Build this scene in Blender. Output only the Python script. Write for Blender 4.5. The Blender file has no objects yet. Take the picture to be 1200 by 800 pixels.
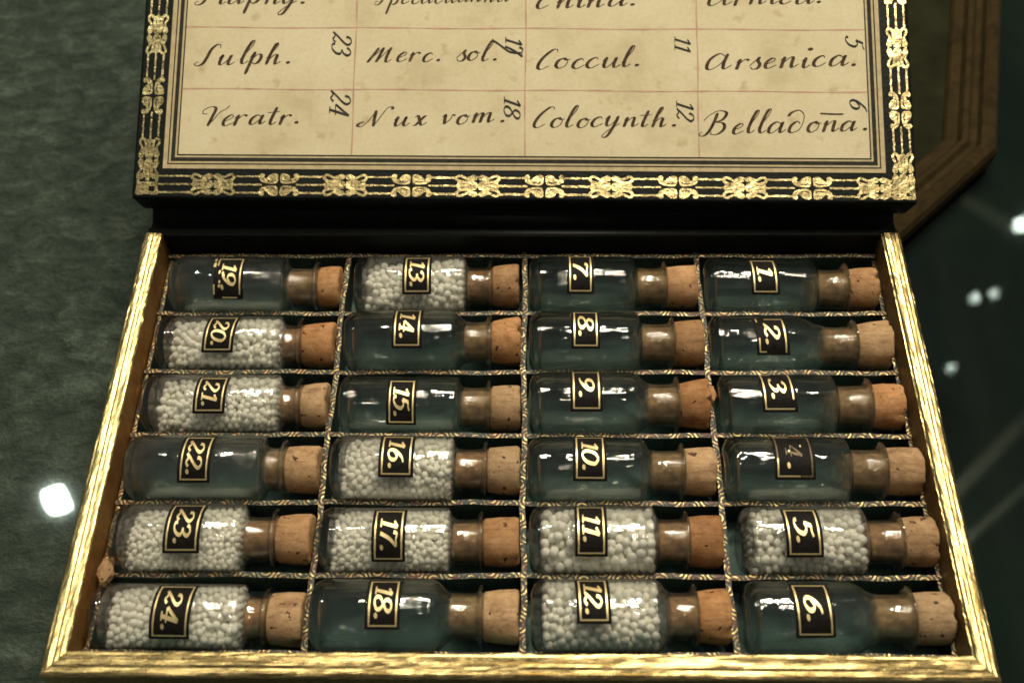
import bpy, math, random
import numpy as np
from math import sin, cos, pi, radians, sqrt
from mathutils import Vector, Matrix
from mathutils.geometry import tessellate_polygon

sc = bpy.context.scene
C = sc.collection
MM = 0.001                      # everything is laid out in millimetres, z = 0 at the gilt rim, table at TABLE
TABLE = -29.0
random.seed(7)
rng = np.random.default_rng(11)

# ------------------------------------------------------------------ camera
def V(x, y, z):
    return Vector((x * MM, y * MM, (z - TABLE) * MM))

cam_d = bpy.data.cameras.new("camera")
cam = bpy.data.objects.new("camera", cam_d)
C.objects.link(cam)
sc.camera = cam
_pitch, _yaw, _roll = radians(56.989), radians(-1.679), radians(-1.334)
_f = Vector((sin(_yaw) * cos(_pitch), cos(_yaw) * cos(_pitch), -sin(_pitch)))
_r = Vector((cos(_yaw), -sin(_yaw), 0))
_u = _r.cross(_f)
_r2 = _r * cos(_roll) + _u * sin(_roll)
_u2 = _u * cos(_roll) - _r * sin(_roll)
M = Matrix((( _r2.x, _u2.x, -_f.x), (_r2.y, _u2.y, -_f.y), (_r2.z, _u2.z, -_f.z))).to_4x4()
M.translation = V(2.374, -62.008, 213.661)
cam.matrix_world = M
cam_d.sensor_width = 36.0
cam_d.lens = 1307.486 / 1200 * 36
cam_d.clip_start = 0.005
cam_d.clip_end = 50
cam_d.dof.use_dof = True
cam_d.dof.focus_distance = 0.252
cam_d.dof.aperture_fstop = 13
cam_d.dof.aperture_blades = 4
cam_d.dof.aperture_rotation = radians(28)

# ------------------------------------------------------------------ world, lamps, exposure
w = bpy.data.worlds.new("World")
sc.world = w
w.use_nodes = True
bg = w.node_tree.nodes["Background"]
bg.inputs[0].default_value = (1.0, 0.98, 0.92, 1)
bg.inputs[1].default_value = 0.060

def lamp(name, loc, power, radius, col=(1.0, 0.86, 0.62)):
    d = bpy.data.lights.new(name, 'POINT')
    d.energy = power
    d.shadow_soft_size = radius
    d.color = col
    o = bpy.data.objects.new(name, d)
    o.location = loc
    C.objects.link(o)
    return o

WARM = (1.0, 0.88, 0.69)
COOL = (0.88, 1.0, 0.88)
# gallery spots over the showcase (the light on the page, rims and corks)
# a row of bare showcase bulbs above and behind the box, and a few nearer ones
for _x, _y, _z, _p, _rr in ((-0.05, 0.58, 0.95, 5.0, 0.021), (0.24, 0.56, 0.93, 6.5, 0.022), (0.36, 0.63, 0.90, 5.0, 0.020),
                            (-0.05, 0.31, 1.07, 2.6, 0.020), (0.11, 0.25, 1.05, 3.2, 0.022), (0.27, 0.33, 1.08, 3.0, 0.020)):
    lamp("spot_lamp", (_x, _y, _z), _p, _rr, WARM)
for _x, _y, _z, _a, _b, _p in ((0.09, 0.62, 0.92, 0.15, 0.045, 4.6), (0.16, 0.36, 1.00, 0.11, 0.03, 1.6)):  # area lights added for streaks on the vials and shine on the rim
    _ad = bpy.data.lights.new("added_streak_light", 'AREA')
    _ad.shape = 'RECTANGLE'; _ad.size = _a; _ad.size_y = _b
    _ad.energy = _p; _ad.color = WARM
    _ao = bpy.data.objects.new("added_streak_light", _ad)
    _ao.location = (_x, _y, _z)
    _ao.rotation_euler = (Vector((0.02, 0.06, 0.03)) - Vector(_ao.location)).to_track_quat('-Z', 'Y').to_euler()
    C.objects.link(_ao)
lamp("spot_lamp", (0.44, 0.44, 0.95), 7.0, 0.022, WARM)
lamp("spot_lamp", (-0.24, 0.52, 0.98), 4.0, 0.020, WARM)
lamp("spot_lamp", (-0.10, -0.20, 1.05), 0.9, 0.012, WARM)
lamp("spot_lamp", (0.28, -0.10, 1.05), 0.8, 0.012, WARM)
# spots whose mirror images show in the glass sheet
_ad = bpy.data.lights.new("square_spot_lamp", 'AREA')
_ad.shape = 'RECTANGLE'; _ad.size = 0.021; _ad.size_y = 0.024
_ad.energy = 0.8; _ad.color = COOL
_ao = bpy.data.objects.new("square_spot_lamp", _ad)
_ao.location = (-0.576, 0.513, 1.003)
_ao.rotation_euler = (radians(-24), radians(-24), radians(38))
C.objects.link(_ao)
lamp("spot_lamp", (0.605, 0.816, 1.003), 0.022, 0.0045, COOL)
lamp("spot_lamp", (0.632, 0.823, 1.003), 0.016, 0.0040, COOL)
lamp("spot_lamp", (0.550, 0.705, 1.003), 0.012, 0.0045, COOL)
lamp("spot_lamp", (0.696, 0.943, 1.003), 0.12, 0.007, COOL)

sc.view_settings.view_transform = 'Standard'
sc.view_settings.look = 'None'
sc.view_settings.exposure = -0.03
sc.view_settings.gamma = 1.0
sc.cycles.max_bounces = 16
sc.cycles.diffuse_bounces = 7
sc.cycles.filter_width = 1.6
sc.cycles.transparent_max_bounces = 32
sc.cycles.glossy_bounces = 6
sc.cycles.sample_clamp_indirect = 6.0
sc.cycles.blur_glossy = 0.5

# ------------------------------------------------------------------ materials
class NT:
    def __init__(s, name):
        s.m = bpy.data.materials.new(name)
        s.m.use_nodes = True
        s.t = s.m.node_tree
        s.t.nodes.clear()
        s.out = s.n('ShaderNodeOutputMaterial')
    def n(s, typ, **kw):
        x = s.t.nodes.new(typ)
        for k, v in kw.items():
            setattr(x, k, v)
        return x
    def l(s, a, b):
        s.t.links.new(a, b)
    def val(s, inp, v):
        if hasattr(v, 'is_output'):
            s.l(v, inp)
        elif isinstance(v, (tuple, list)) and len(v) == 3 and len(inp.default_value) == 4:
            inp.default_value = (*v, 1)
        else:
            inp.default_value = v
    def math(s, op, a, b=0.0, c=None, clamp=False):
        x = s.n('ShaderNodeMath', operation=op, use_clamp=clamp)
        s.val(x.inputs[0], a); s.val(x.inputs[1], b)
        if c is not None: s.val(x.inputs[2], c)
        return x.outputs[0]
    def mix(s, f, a, b, mode='MIX'):
        x = s.n('ShaderNodeMixRGB', blend_type=mode)
        s.val(x.inputs[0], f); s.val(x.inputs[1], a); s.val(x.inputs[2], b)
        return x.outputs[0]
    def coords(s, scale=(1, 1, 1), which='Object', rot=(0, 0, 0)):
        tc = s.n('ShaderNodeTexCoord')
        mp = s.n('ShaderNodeMapping')
        mp.inputs['Scale'].default_value = tuple(k / MM for k in scale)   # units: mm
        mp.inputs['Rotation'].default_value = rot
        s.l(tc.outputs[which], mp.inputs[0])
        return mp.outputs[0]
    def noise(s, vec, scale, detail=4, rough=0.55, dist=0.0):
        x = s.n('ShaderNodeTexNoise')
        s.l(vec, x.inputs['Vector'])
        x.inputs['Scale'].default_value = scale
        x.inputs['Detail'].default_value = detail
        x.inputs['Roughness'].default_value = rough
        x.inputs['Distortion'].default_value = dist
        return x.outputs['Fac']
    def ramp(s, f, *stops):
        x = s.n('ShaderNodeValToRGB')
        e = x.color_ramp.elements
        while len(e) > 2: e.remove(e[-1])
        while len(e) < len(stops): e.new(0.5)
        for q, (p, c) in zip(e, stops):
            q.position = p
            q.color = (*c, 1) if isinstance(c, (tuple, list)) else (c, c, c, 1)
        s.l(f, x.inputs[0])
        return x.outputs[0]
    def bump(s, h, dist, strength=1.0, normal=None):
        x = s.n('ShaderNodeBump')
        x.inputs['Strength'].default_value = strength
        x.inputs['Distance'].default_value = dist * MM
        s.l(h, x.inputs['Height'])
        if normal is not None: s.l(normal, x.inputs['Normal'])
        return x.outputs[0]
    def principled(s, col, rough=0.5, metal=0.0, normal=None, spec=0.5, **kw):
        x = s.n('ShaderNodeBsdfPrincipled')
        s.val(x.inputs['Base Color'], col)
        s.val(x.inputs['Roughness'], rough)
        s.val(x.inputs['Metallic'], metal)
        s.val(x.inputs['Specular IOR Level'], spec)
        for k, v in kw.items(): s.val(x.inputs[k], v)
        if normal is not None: s.l(normal, x.inputs['Normal'])
        s.l(x.outputs[0], s.out.inputs[0])
        return x

def mat_gilt(name, axis, base=(0.78, 0.615, 0.27), dark=(0.25, 0.165, 0.06), rough=0.22, bd=0.05):
    t = NT(name)
    sx = (0.26, 4.0, 4.0) if axis == 'x' else (4.0, 0.26, 4.0)
    v = t.coords(sx)
    streak = t.noise(v, 1.5, 5, 0.65)
    fine = t.noise(t.coords((1.5, 2.2, 2.2) if axis == 'x' else (2.2, 1.5, 2.2)), 1.9, 4, 0.6)
    worn = t.noise(t.coords(), 0.16, 4, 0.6)
    worn2 = t.noise(t.coords((0.4, 1, 1) if axis == 'x' else (1, 0.4, 1)), 0.55, 5, 0.75)
    k = t.ramp(streak, (0.38, 0.0), (0.47, 0.7), (0.60, 1.0))
    k2 = t.ramp(worn2, (0.28, 0.25), (0.42, 1.0))
    band = t.noise(t.coords((0.012, 3.2, 3.2) if axis == 'x' else (3.2, 0.012, 3.2)), 1.0, 2, 0.5)
    k = t.math('MULTIPLY', k, t.ramp(band, (0.40, 0.30), (0.47, 1.0)))
    c = t.mix(t.math('MULTIPLY', k, k2), dark, base)
    c = t.mix(t.ramp(worn, (0.3, 0.0), (0.7, 0.35)), c, (0.80, 0.66, 0.33))
    h = t.math('ADD', t.math('MULTIPLY', streak, 1.0), t.math('MULTIPLY', fine, 0.8))
    n = t.bump(h, bd, 0.9)
    r = t.ramp(fine, (0.3, rough), (0.7, rough + 0.22))
    t.principled(c, r, 1.0, n)
    return t.m

def mat_glass(name, edge=(0.085, 0.105, 0.095), body=(0.938, 0.968, 0.957), dirt=0.045, wob=0.26, bend=0.45):
    t = NT(name)
    v = t.coords((0.25, 1, 1))
    wave = t.noise(v, 0.42, 3, 0.5, 0.4)
    oi = t.n('ShaderNodeObjectInfo')
    n = t.bump(wave, wob, 0.8)
    lw = t.n('ShaderNodeLayerWeight')
    lw.inputs[0].default_value = 0.5
    t.l(n, lw.inputs['Normal'])
    lw0 = t.n('ShaderNodeLayerWeight')
    lw0.inputs[0].default_value = 0.5
    fz = t.math('POWER', lw0.outputs['Facing'], 5.0)
    fres = t.math('MULTIPLY_ADD', fz, 0.75, 0.13, clamp=True)
    edgef = t.math('POWER', lw0.outputs['Facing'], 2.2)
    tint = t.mix(edgef, body, edge)
    tr = t.n('ShaderNodeBsdfTransparent'); t.l(tint, tr.inputs[0])
    gl = t.n('ShaderNodeBsdfGlossy'); gl.inputs['Roughness'].default_value = 0.03
    t.l(n, gl.inputs['Normal'])
    m1 = t.n('ShaderNodeMixShader')
    t.l(fres, m1.inputs[0]); t.l(tr.outputs[0], m1.inputs[1]); t.l(gl.outputs[0], m1.inputs[2])
    # the thick hand-blown wall bends part of what is seen through it
    rf = t.n('ShaderNodeBsdfGlass'); rf.inputs['IOR'].default_value = 1.47; rf.inputs['Roughness'].default_value = 0.0
    t.l(t.mix(0.5, body, (0.98, 1.0, 0.99)), rf.inputs['Color'])
    m0 = t.n('ShaderNodeMixShader'); m0.inputs[0].default_value = bend
    t.l(m1.outputs[0], m0.inputs[1]); t.l(rf.outputs[0], m0.inputs[2])
    m1 = m0
    df = t.n('ShaderNodeBsdfDiffuse'); df.inputs[0].default_value = (0.45, 0.45, 0.42, 1)
    sm = t.ramp(t.noise(t.coords((0.4, 1, 1)), 0.5, 6, 0.7), (0.42, 0.15), (0.78, 1.0))
    dd = t.math('MULTIPLY', sm, dirt)
    m2 = t.n('ShaderNodeMixShader')
    t.l(dd, m2.inputs[0]); t.l(m1.outputs[0], m2.inputs[1]); t.l(df.outputs[0], m2.inputs[2])
    t.l(m2.outputs[0], t.out.inputs[0])
    return t.m

def mat_sheet_glass():
    t = NT("sheet_glass")
    lw = t.n('ShaderNodeLayerWeight'); lw.inputs[0].default_value = 0.5
    fr = t.math('MULTIPLY_ADD', t.math('POWER', lw.outputs['Facing'], 5.0), 0.9, 0.045, clamp=True)
    tr = t.n('ShaderNodeBsdfTransparent'); tr.inputs[0].default_value = (0.93, 0.97, 0.94, 1)
    gl = t.n('ShaderNodeBsdfGlossy'); gl.inputs['Roughness'].default_value = 0.03
    m1 = t.n('ShaderNodeMixShader')
    t.l(fr, m1.inputs[0]); t.l(tr.outputs[0], m1.inputs[1]); t.l(gl.outputs[0], m1.inputs[2])
    df = t.n('ShaderNodeBsdfDiffuse'); df.inputs[0].default_value = (0.5, 0.55, 0.5, 1)
    sm = t.ramp(t.noise(t.coords((1, 0.12, 1), rot=(0, 0, radians(38))), 0.06, 5, 0.7), (0.5, 0.0), (0.85, 0.006))
    m2 = t.n('ShaderNodeMixShader')
    t.l(sm, m2.inputs[0]); t.l(m1.outputs[0], m2.inputs[1]); t.l(df.outputs[0], m2.inputs[2])
    t.l(m2.outputs[0], t.out.inputs[0])
    return t.m

def mat_cork():
    t = NT("cork")
    v = t.coords()
    oi = t.n('ShaderNodeObjectInfo')
    ad = t.n('ShaderNodeVectorMath', operation='ADD')
    sc3 = t.n('ShaderNodeVectorMath', operation='SCALE')
    cx = t.n('ShaderNodeCombineXYZ')
    for k in range(3): t.l(oi.outputs['Random'], cx.inputs[k])
    t.l(cx.outputs[0], sc3.inputs[0]); sc3.inputs['Scale'].default_value = 60.0
    t.l(v, ad.inputs[0]); t.l(sc3.outputs[0], ad.inputs[1])
    p = ad.outputs[0]
    a = t.noise(p, 0.35, 5, 0.6)
    b = t.noise(p, 1.6, 4, 0.7)
    pit = t.noise(p, 0.62, 2, 0.45)
    c = t.ramp(a, (0.25, (0.29, 0.165, 0.070)), (0.5, (0.43, 0.260, 0.120)), (0.75, (0.54, 0.350, 0.180)))
    c = t.mix(t.ramp(b, (0.35, 0.0), (0.7, 0.35)), c, (0.22, 0.10, 0.045))
    c = t.mix(t.ramp(pit, (0.665, 0.0), (0.70, 0.92)), c, (0.045, 0.018, 0.010))
    grain = t.noise(t.coords((0.22, 1.1, 1.1)), 1.0, 5, 0.7)
    c = t.mix(t.ramp(grain, (0.32, 0.55), (0.48, 0.0)), c, (0.14, 0.072, 0.034))
    stain = t.noise(p, 0.16, 4, 0.65)
    c = t.mix(t.ramp(stain, (0.56, 0.0), (0.72, 0.6)), c, (0.13, 0.058, 0.028))
    hs = t.n('ShaderNodeHueSaturation')
    t.l(c, hs.inputs['Color'])
    wn = t.n('ShaderNodeTexWhiteNoise', noise_dimensions='1D')
    t.l(oi.outputs['Random'], wn.inputs['W'])
    t.l(t.math('MULTIPLY_ADD', wn.outputs['Value'], 0.020, 0.489), hs.inputs['Hue'])
    t.l(t.math('MULTIPLY_ADD', wn.outputs['Value'], -0.25, 1.12), hs.inputs['Saturation'])
    t.l(t.math('MULTIPLY_ADD', oi.outputs['Random'], 0.42, 0.72), hs.inputs['Value'])
    h = t.math('SUBTRACT', b, t.ramp(pit, (0.66, 0.0), (0.72, 1.0)))
    t.principled(hs.outputs[0], 0.75, 0.0, t.bump(h, 0.25, 0.6), 0.3)
    return t.m

def mat_leather():
    t = NT("black_leather")
    v = t.coords()
    g = t.n('ShaderNodeTexVoronoi'); t.l(v, g.inputs['Vector']); g.inputs['Scale'].default_value = 1.3
    a = t.noise(v, 0.12, 5, 0.6)
    scuff = t.noise(t.coords((0.25, 1, 1)), 0.34, 6, 0.72)
    c = t.ramp(a, (0.3, (0.0030, 0.0045, 0.0038)), (0.75, (0.0075, 0.0110, 0.0092)))
    c = t.mix(t.ramp(scuff, (0.70, 0.0), (0.73, 0.8)), c, (0.10, 0.05, 0.025))
    t.principled(c, 0.5, 0.0, t.bump(g.outputs['Distance'], 0.12, 0.5), 0.13)
    return t.m

def mat_paper():
    t = NT("aged_paper")
    v = t.coords()
    a = t.noise(v, 0.045, 6, 0.65)
    b = t.noise(v, 0.9, 5, 0.7)
    spot = t.noise(v, 0.22, 3, 0.5)
    c = t.ramp(a, (0.26, (0.42, 0.358, 0.215)), (0.46, (0.575, 0.515, 0.335)), (0.68, (0.64, 0.585, 0.405)))
    c = t.mix(t.ramp(b, (0.3, 0.28), (0.6, 0.0)), c, (0.45, 0.34, 0.17))
    c = t.mix(t.ramp(spot, (0.62, 0.0), (0.76, 0.5)), c, (0.33, 0.235, 0.11))
    t.principled(c, 0.72, 0.0, t.bump(b, 0.06, 0.4), 0.25)
    return t.m

def mat_plain(name, col, rough=0.6, metal=0.0, var=0.35, scale=0.6, bump=0.03, spec=0.4):
    t = NT(name)
    a = t.noise(t.coords(), scale, 5, 0.65)
    lo = tuple(k * (1 - var) for k in col); hi = tuple(min(1, k * (1 + var)) for k in col)
    t.principled(t.ramp(a, (0.3, lo), (0.7, hi)), rough, metal, t.bump(a, bump, 0.6), spec)
    return t.m

def mat_divider(name, axis):
    """gilt patterned paper on the edge of a divider, dark green paper on its sides"""
    t = NT(name)
    tc = t.n('ShaderNodeTexCoord')
    sp = t.n('ShaderNodeSeparateXYZ'); t.l(tc.outputs['Object'], sp.inputs[0])
    u = t.math('DIVIDE', sp.outputs[0 if axis == 'x' else 1], MM)
    ww = t.math('DIVIDE', sp.outputs[1 if axis == 'x' else 0], MM)
    P = 3.9
    uu = t.math('DIVIDE', u, P)
    fl = t.math('FLOOR', uu)
    par = t.math('MULTIPLY_ADD', t.math('MODULO', t.math('ABSOLUTE', fl), 2.0), 2.0, -1.0)
    fu = t.math('MULTIPLY', t.math('SUBTRACT', t.math('SUBTRACT', uu, fl), 0.5), P)
    w2 = t.math('ADD', t.math('MULTIPLY', ww, par), 0.95)
    r = t.math('SQRT', t.math('ADD', t.math('MULTIPLY', fu, fu), t.math('MULTIPLY', w2, w2)))
    nz = t.noise(t.coords(), 0.8, 3, 0.6)
    r = t.math('ADD', r, t.math('MULTIPLY', nz, 0.25))
    wv = t.math('MULTIPLY_ADD', t.math('SINE', t.math('MULTIPLY', r, 2 * pi / 0.86)), 0.5, 0.5)
    hue = t.noise(t.coords(), 0.5, 2, 0.5)
    darkc = t.ramp(hue, (0.40, (0.008, 0.024, 0.020)), (0.52, (0.010, 0.012, 0.010)), (0.66, (0.085, 0.018, 0.010)))
    gate = t.ramp(wv, (0.54, 0.0), (0.66, 1.0))
    wear = t.ramp(t.noise(t.coords(), 0.7, 5, 0.75), (0.43, 0.0), (0.60, 1.0))
    g2 = t.math('MULTIPLY', gate, wear)
    geo = t.n('ShaderNodeNewGeometry')
    sn = t.n('ShaderNodeSeparateXYZ'); t.l(geo.outputs['Normal'], sn.inputs[0])
    top = t.math('GREATER_THAN', sn.outputs[2], 0.45)
    g3 = t.math('MULTIPLY', g2, top)
    dark = t.mix(top, (0.010, 0.026, 0.020), darkc)
    c = t.mix(g3, dark, (0.56, 0.42, 0.17))
    n = t.bump(t.math('ADD', gate, nz), 0.10, 0.8)
    t.principled(c, t.math('MULTIPLY_ADD', g3, -0.2, 0.55), t.math('MULTIPLY', g3, 0.55), n)
    return t.m

def mat_felt():
    t = NT("felt")
    v = t.coords((1, 1, 1), rot=(0, 0, radians(-24)))
    v2 = t.coords((0.75, 1.15, 1), rot=(0, 0, radians(-24)))
    big = t.noise(t.coords(), 0.028, 4, 0.55)
    mid = t.noise(v2, 0.18, 7, 0.68, 0.4)
    fine = t.noise(v, 1.1, 6, 0.75)
    c = t.ramp(mid, (0.34, (0.080, 0.098, 0.081)), (0.51, (0.185, 0.212, 0.182)), (0.68, (0.39, 0.425, 0.37)))
    c = t.mix(t.ramp(fine, (0.3, 0.6), (0.65, 0.0)), c, (0.060, 0.075, 0.058))
    c = t.mix(t.ramp(big, (0.35, 0.35), (0.7, 0.0)), c, (0.085, 0.105, 0.085))
    h = t.math('ADD', t.math('MULTIPLY', mid, 1.0), t.math('MULTIPLY', fine, 0.48))
    t.principled(c, 0.92, 0.0, t.bump(h, 6.0, 1.0), 0.15)
    return t.m

def mat_wood():
    t = NT("brown_wood")
    v = t.coords((1, 0.12, 1))
    a = t.noise(t.coords((0.3, 0.3, 1)), 0.35, 5, 0.65, 1.5)
    b = t.noise(t.coords(), 1.2, 4, 0.6)
    c = t.ramp(a, (0.25, (0.015, 0.0105, 0.0035)), (0.7, (0.040, 0.028, 0.010)))
    t.principled(c, 0.75, 0.0, t.bump(b, 0.1, 0.5), 0.06)
    return t.m

GILT_X = mat_gilt("gilt_edge_lengthwise", 'x')
GILT_Y = mat_gilt("gilt_edge_sidewise", 'y')
GILT_IN = mat_gilt("glow_tinted_gilt_lining", 'x', (0.60, 0.27, 0.05), (0.12, 0.04, 0.010), 0.30, 0.3)  # same gilt, orange glow between the gilt faces put into its colour
GILT_DK = mat_gilt("shaded_gilt_lining", 'x', (0.20, 0.095, 0.028), (0.05, 0.02, 0.007), 0.38, 0.3)  # same gilt, the right wall's shade put into its colour
def mat_foil():
    t = NT("gold_foil")
    v = t.coords()
    low = t.noise(v, 0.22, 3, 0.6)
    fine = t.noise(v, 1.5, 5, 0.7)
    rub = t.noise(v, 0.55, 6, 0.75)
    c = t.mix(t.ramp(rub, (0.34, 0.0), (0.46, 1.0)), (0.10, 0.07, 0.028), (0.82, 0.68, 0.34))
    h = t.math('ADD', t.math('MULTIPLY', low, 2.2), t.math('MULTIPLY', fine, 0.30))
    t.principled(c, t.ramp(fine, (0.3, 0.20), (0.7, 0.38)), 1.0, t.bump(h, 0.17, 1.0))
    return t.m
FOIL = mat_foil()
LABELGOLD = mat_plain("label_gold", (0.86, 0.70, 0.36), 0.42, 0.75, 0.18, 1.6, 0.05)
FADED = mat_plain("faded_label_gold", (0.13, 0.095, 0.050), 0.55, 0.3, 0.7, 1.4, 0.05)
LABELBLACK = mat_plain("label_black", (0.009, 0.008, 0.007), 0.6, 0.0, 0.5, 0.9, 0.04, 0.10)
GLASS = mat_glass("vial_glass", dirt=0.012)
GLASS_FULL = mat_glass("vial_glass_thin", dirt=0.02, bend=0.10, body=(0.972, 0.974, 0.962))
GLASS_DUSTY = mat_glass("vial_glass_dusty", dirt=0.05)
SHEET = mat_sheet_glass()
CORK = mat_cork()
LEATHER = mat_leather()
HINGE = mat_plain('worn_leather', (0.010, 0.012, 0.010), 0.42, 0.0, 0.6, 0.5, 0.10, 0.30)
CORKIN = mat_plain('cork_in_neck', (0.37, 0.215, 0.098), 0.6, 0, 0.55, 0.5, 0.1)
PAPER = mat_paper()
LINE_DARK = mat_plain("printed_border_ink", (0.028, 0.030, 0.023), 0.8, 0, 0.4, 0.7, 0.02, 0.1)
TAN = mat_plain("border_paper", (0.44, 0.36, 0.20), 0.65, 0, 0.2, 0.5, 0.03)
RULE = mat_plain("faded_red_rule", (0.44, 0.27, 0.19), 0.75, 0, 0.25, 0.25, 0.0)
INK = mat_plain("brown_black_ink", (0.062, 0.040, 0.025), 0.8, 0, 0.75, 0.45, 0.02, 0.1)
INKBLUE = mat_plain("blue_black_ink", (0.035, 0.035, 0.030), 0.8, 0, 0.6, 0.45, 0.02, 0.1)
DIV_X = mat_divider("divider_row_paper", 'x')
DIV_Y = mat_divider("divider_column_paper", 'y')
CELL = mat_plain("dark_green_lining", (0.062, 0.122, 0.108), 0.6, 0, 0.4, 0.3, 0.08)
PELLET = mat_plain("sugar_pellet", (0.97, 0.95, 0.87), 0.60, 0, 0.05, 0.9, 0.05, 0.35)
FELT = mat_felt()
WOOD = mat_wood()
TRAYIN = mat_plain("olive_card", (0.016, 0.017, 0.0085), 0.9, 0, 0.3, 0.08, 0.1, 0.03)
TABLEM = mat_plain("dark_table", (0.0035, 0.0092, 0.0066), 0.8, 0, 0.6, 0.012, 0.02, 0.04)

# ------------------------------------------------------------------ mesh helpers (mm in, metres out)
def link(name, verts, faces, mats, parent=None, smooth=False, fmat=None, loc=None):
    """one mesh object; verts are mm relative to loc (mm, z=0 at rim) or to the parent"""
    me = bpy.data.meshes.new(name)
    me.from_pydata([(v[0] * MM, v[1] * MM, v[2] * MM) for v in verts], [], faces)
    if not isinstance(mats, (list, tuple)): mats = [mats]
    for m in mats: me.materials.append(m)
    if fmat is not None:
        me.polygons.foreach_set('material_index', fmat)
    if smooth:
        me.polygons.foreach_set('use_smooth', [True] * len(me.polygons))
    me.update()
    o = bpy.data.objects.new(name, me)
    C.objects.link(o)
    if parent is not None: o.parent = parent
    if loc is not None:
        o.location = V(*loc) if parent is None else Vector(loc) * MM
    return o

def thing(name, label, cat, loc=(0, 0, 0), group=None):
    o = bpy.data.objects.new(name, None)
    o.empty_display_size = 0.01
    C.objects.link(o)
    o.location = V(*loc)
    o['label'] = label; o['category'] = cat
    if group: o['group'] = group
    return o

def tag(o, label, cat, group=None, kind=None):
    if label: o['label'] = label
    if cat: o['category'] = cat
    if group: o['group'] = group
    if kind: o['kind'] = kind
    return o

class MB:
    def __init__(s): s.v = []; s.f = []; s.m = []
    def add(s, verts, faces, mi=0):
        k = len(s.v)
        s.v += [tuple(q) for q in verts]
        s.f += [tuple(i + k for i in f) for f in faces]
        s.m += [mi] * len(faces)
    def box(s, x0, x1, y0, y1, z0, z1, mi=0):
        s.add([(x0,y0,z0),(x1,y0,z0),(x1,y1,z0),(x0,y1,z0),(x0,y0,z1),(x1,y0,z1),(x1,y1,z1),(x0,y1,z1)],
              [(0,3,2,1),(4,5,6,7),(0,1,5,4),(1,2,6,5),(2,3,7,6),(3,0,4,7)], mi)
    def build(s, name, mats, parent=None, smooth=False, loc=None):
        return link(name, s.v, s.f, mats, parent, smooth, s.m, loc)

def bevel(o, width, seg=2):
    b = o.modifiers.new("bevel", 'BEVEL')
    b.width = width * MM; b.segments = seg; b.limit_method = 'ANGLE'
    for p in o.data.polygons: p.use_smooth = True
    wn = o.modifiers.new("wn", 'WEIGHTED_NORMAL')

def lathe_x(profile, seg=48, wob=0.0, seed=0, close=False):
    """surface of revolution round the x axis from (x, r) pairs"""
    r_ = random.Random(seed)
    ph = [r_.uniform(0, 6.28) for _ in range(4)]
    vs, fs = [], []
    for (x, r) in profile:
        for k in range(seg):
            a = 2 * pi * k / seg
            rr = r * (1 + wob * (0.6 * sin(2 * a + ph[0]) + 0.4 * sin(3 * a + ph[1] + x * 0.2)))
            vs.append((x, rr * sin(a), rr * cos(a)))
    n = len(profile)
    for i in range(n - 1):
        for k in range(seg):
            k2 = (k + 1) % seg
            fs.append((i * seg + k, (i + 1) * seg + k, (i + 1) * seg + k2, i * seg + k2))
    fs.append(tuple(range(seg)))
    fs.append(tuple((n - 1) * seg + k for k in reversed(range(seg))))
    return vs, fs

# ------------------------------------------------------------------ pen strokes
def spline(pts, n=9):
    if len(pts) < 3:
        (x0, y0), (x1, y1) = pts
        return [(x0 + (x1 - x0) * t / n, y0 + (y1 - y0) * t / n) for t in range(n + 1)]
    P = [pts[0]] + list(pts) + [pts[-1]]
    out = []
    for i in range(1, len(P) - 2):
        p0, p1, p2, p3 = P[i - 1], P[i], P[i + 1], P[i + 2]
        for k in range(n):
            t = k / n
            out.append(tuple(0.5 * (2 * p1[j] + (p2[j] - p0[j]) * t + (2 * p0[j] - 5 * p1[j] + 4 * p2[j] - p3[j]) * t * t
                                    + (3 * p1[j] - p0[j] - 3 * p2[j] + p3[j]) * t ** 3) for j in (0, 1)))
    out.append(tuple(P[-2]))
    return out

def ribbon(pts, wmin, wmax, mode):
    """polyline -> ribbon outline (list of left/right points); mode 'pen' thickens downstrokes, 'face' thickens stems"""
    L, R = [], []
    n = len(pts)
    ws = []
    for i in range(n):
        a = pts[max(0, i - 1)]; b = pts[min(n - 1, i + 1)]
        dx, dy = b[0] - a[0], b[1] - a[1]
        d = math.hypot(dx, dy) or 1e-9
        ty = dy / d
        k = max(0.0, -ty) ** 1.3 if mode == 'pen' else abs(ty) ** 1.6
        ws.append((wmin + (wmax - wmin) * k, -dy / d, dx / d))
    sm = []
    for i in range(n):
        seg = [ws[j][0] for j in range(max(0, i - 2), min(n, i + 3))]
        wv = sum(seg) / len(seg)
        if mode == 'pen':
            wv *= min(1.0, 0.55 + 0.25 * min(i, n - 1 - i))
        sm.append(wv)
    for (x, y), wv, (_, nx, ny) in zip(pts, sm, ws):
        L.append((x + nx * wv / 2, y + ny * wv / 2)); R.append((x - nx * wv / 2, y - ny * wv / 2))
    return L, R

def blob(x, y, r, n=12):
    return [(x + r * cos(2 * pi * k / n), y + r * sin(2 * pi * k / n)) for k in range(n)]

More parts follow.
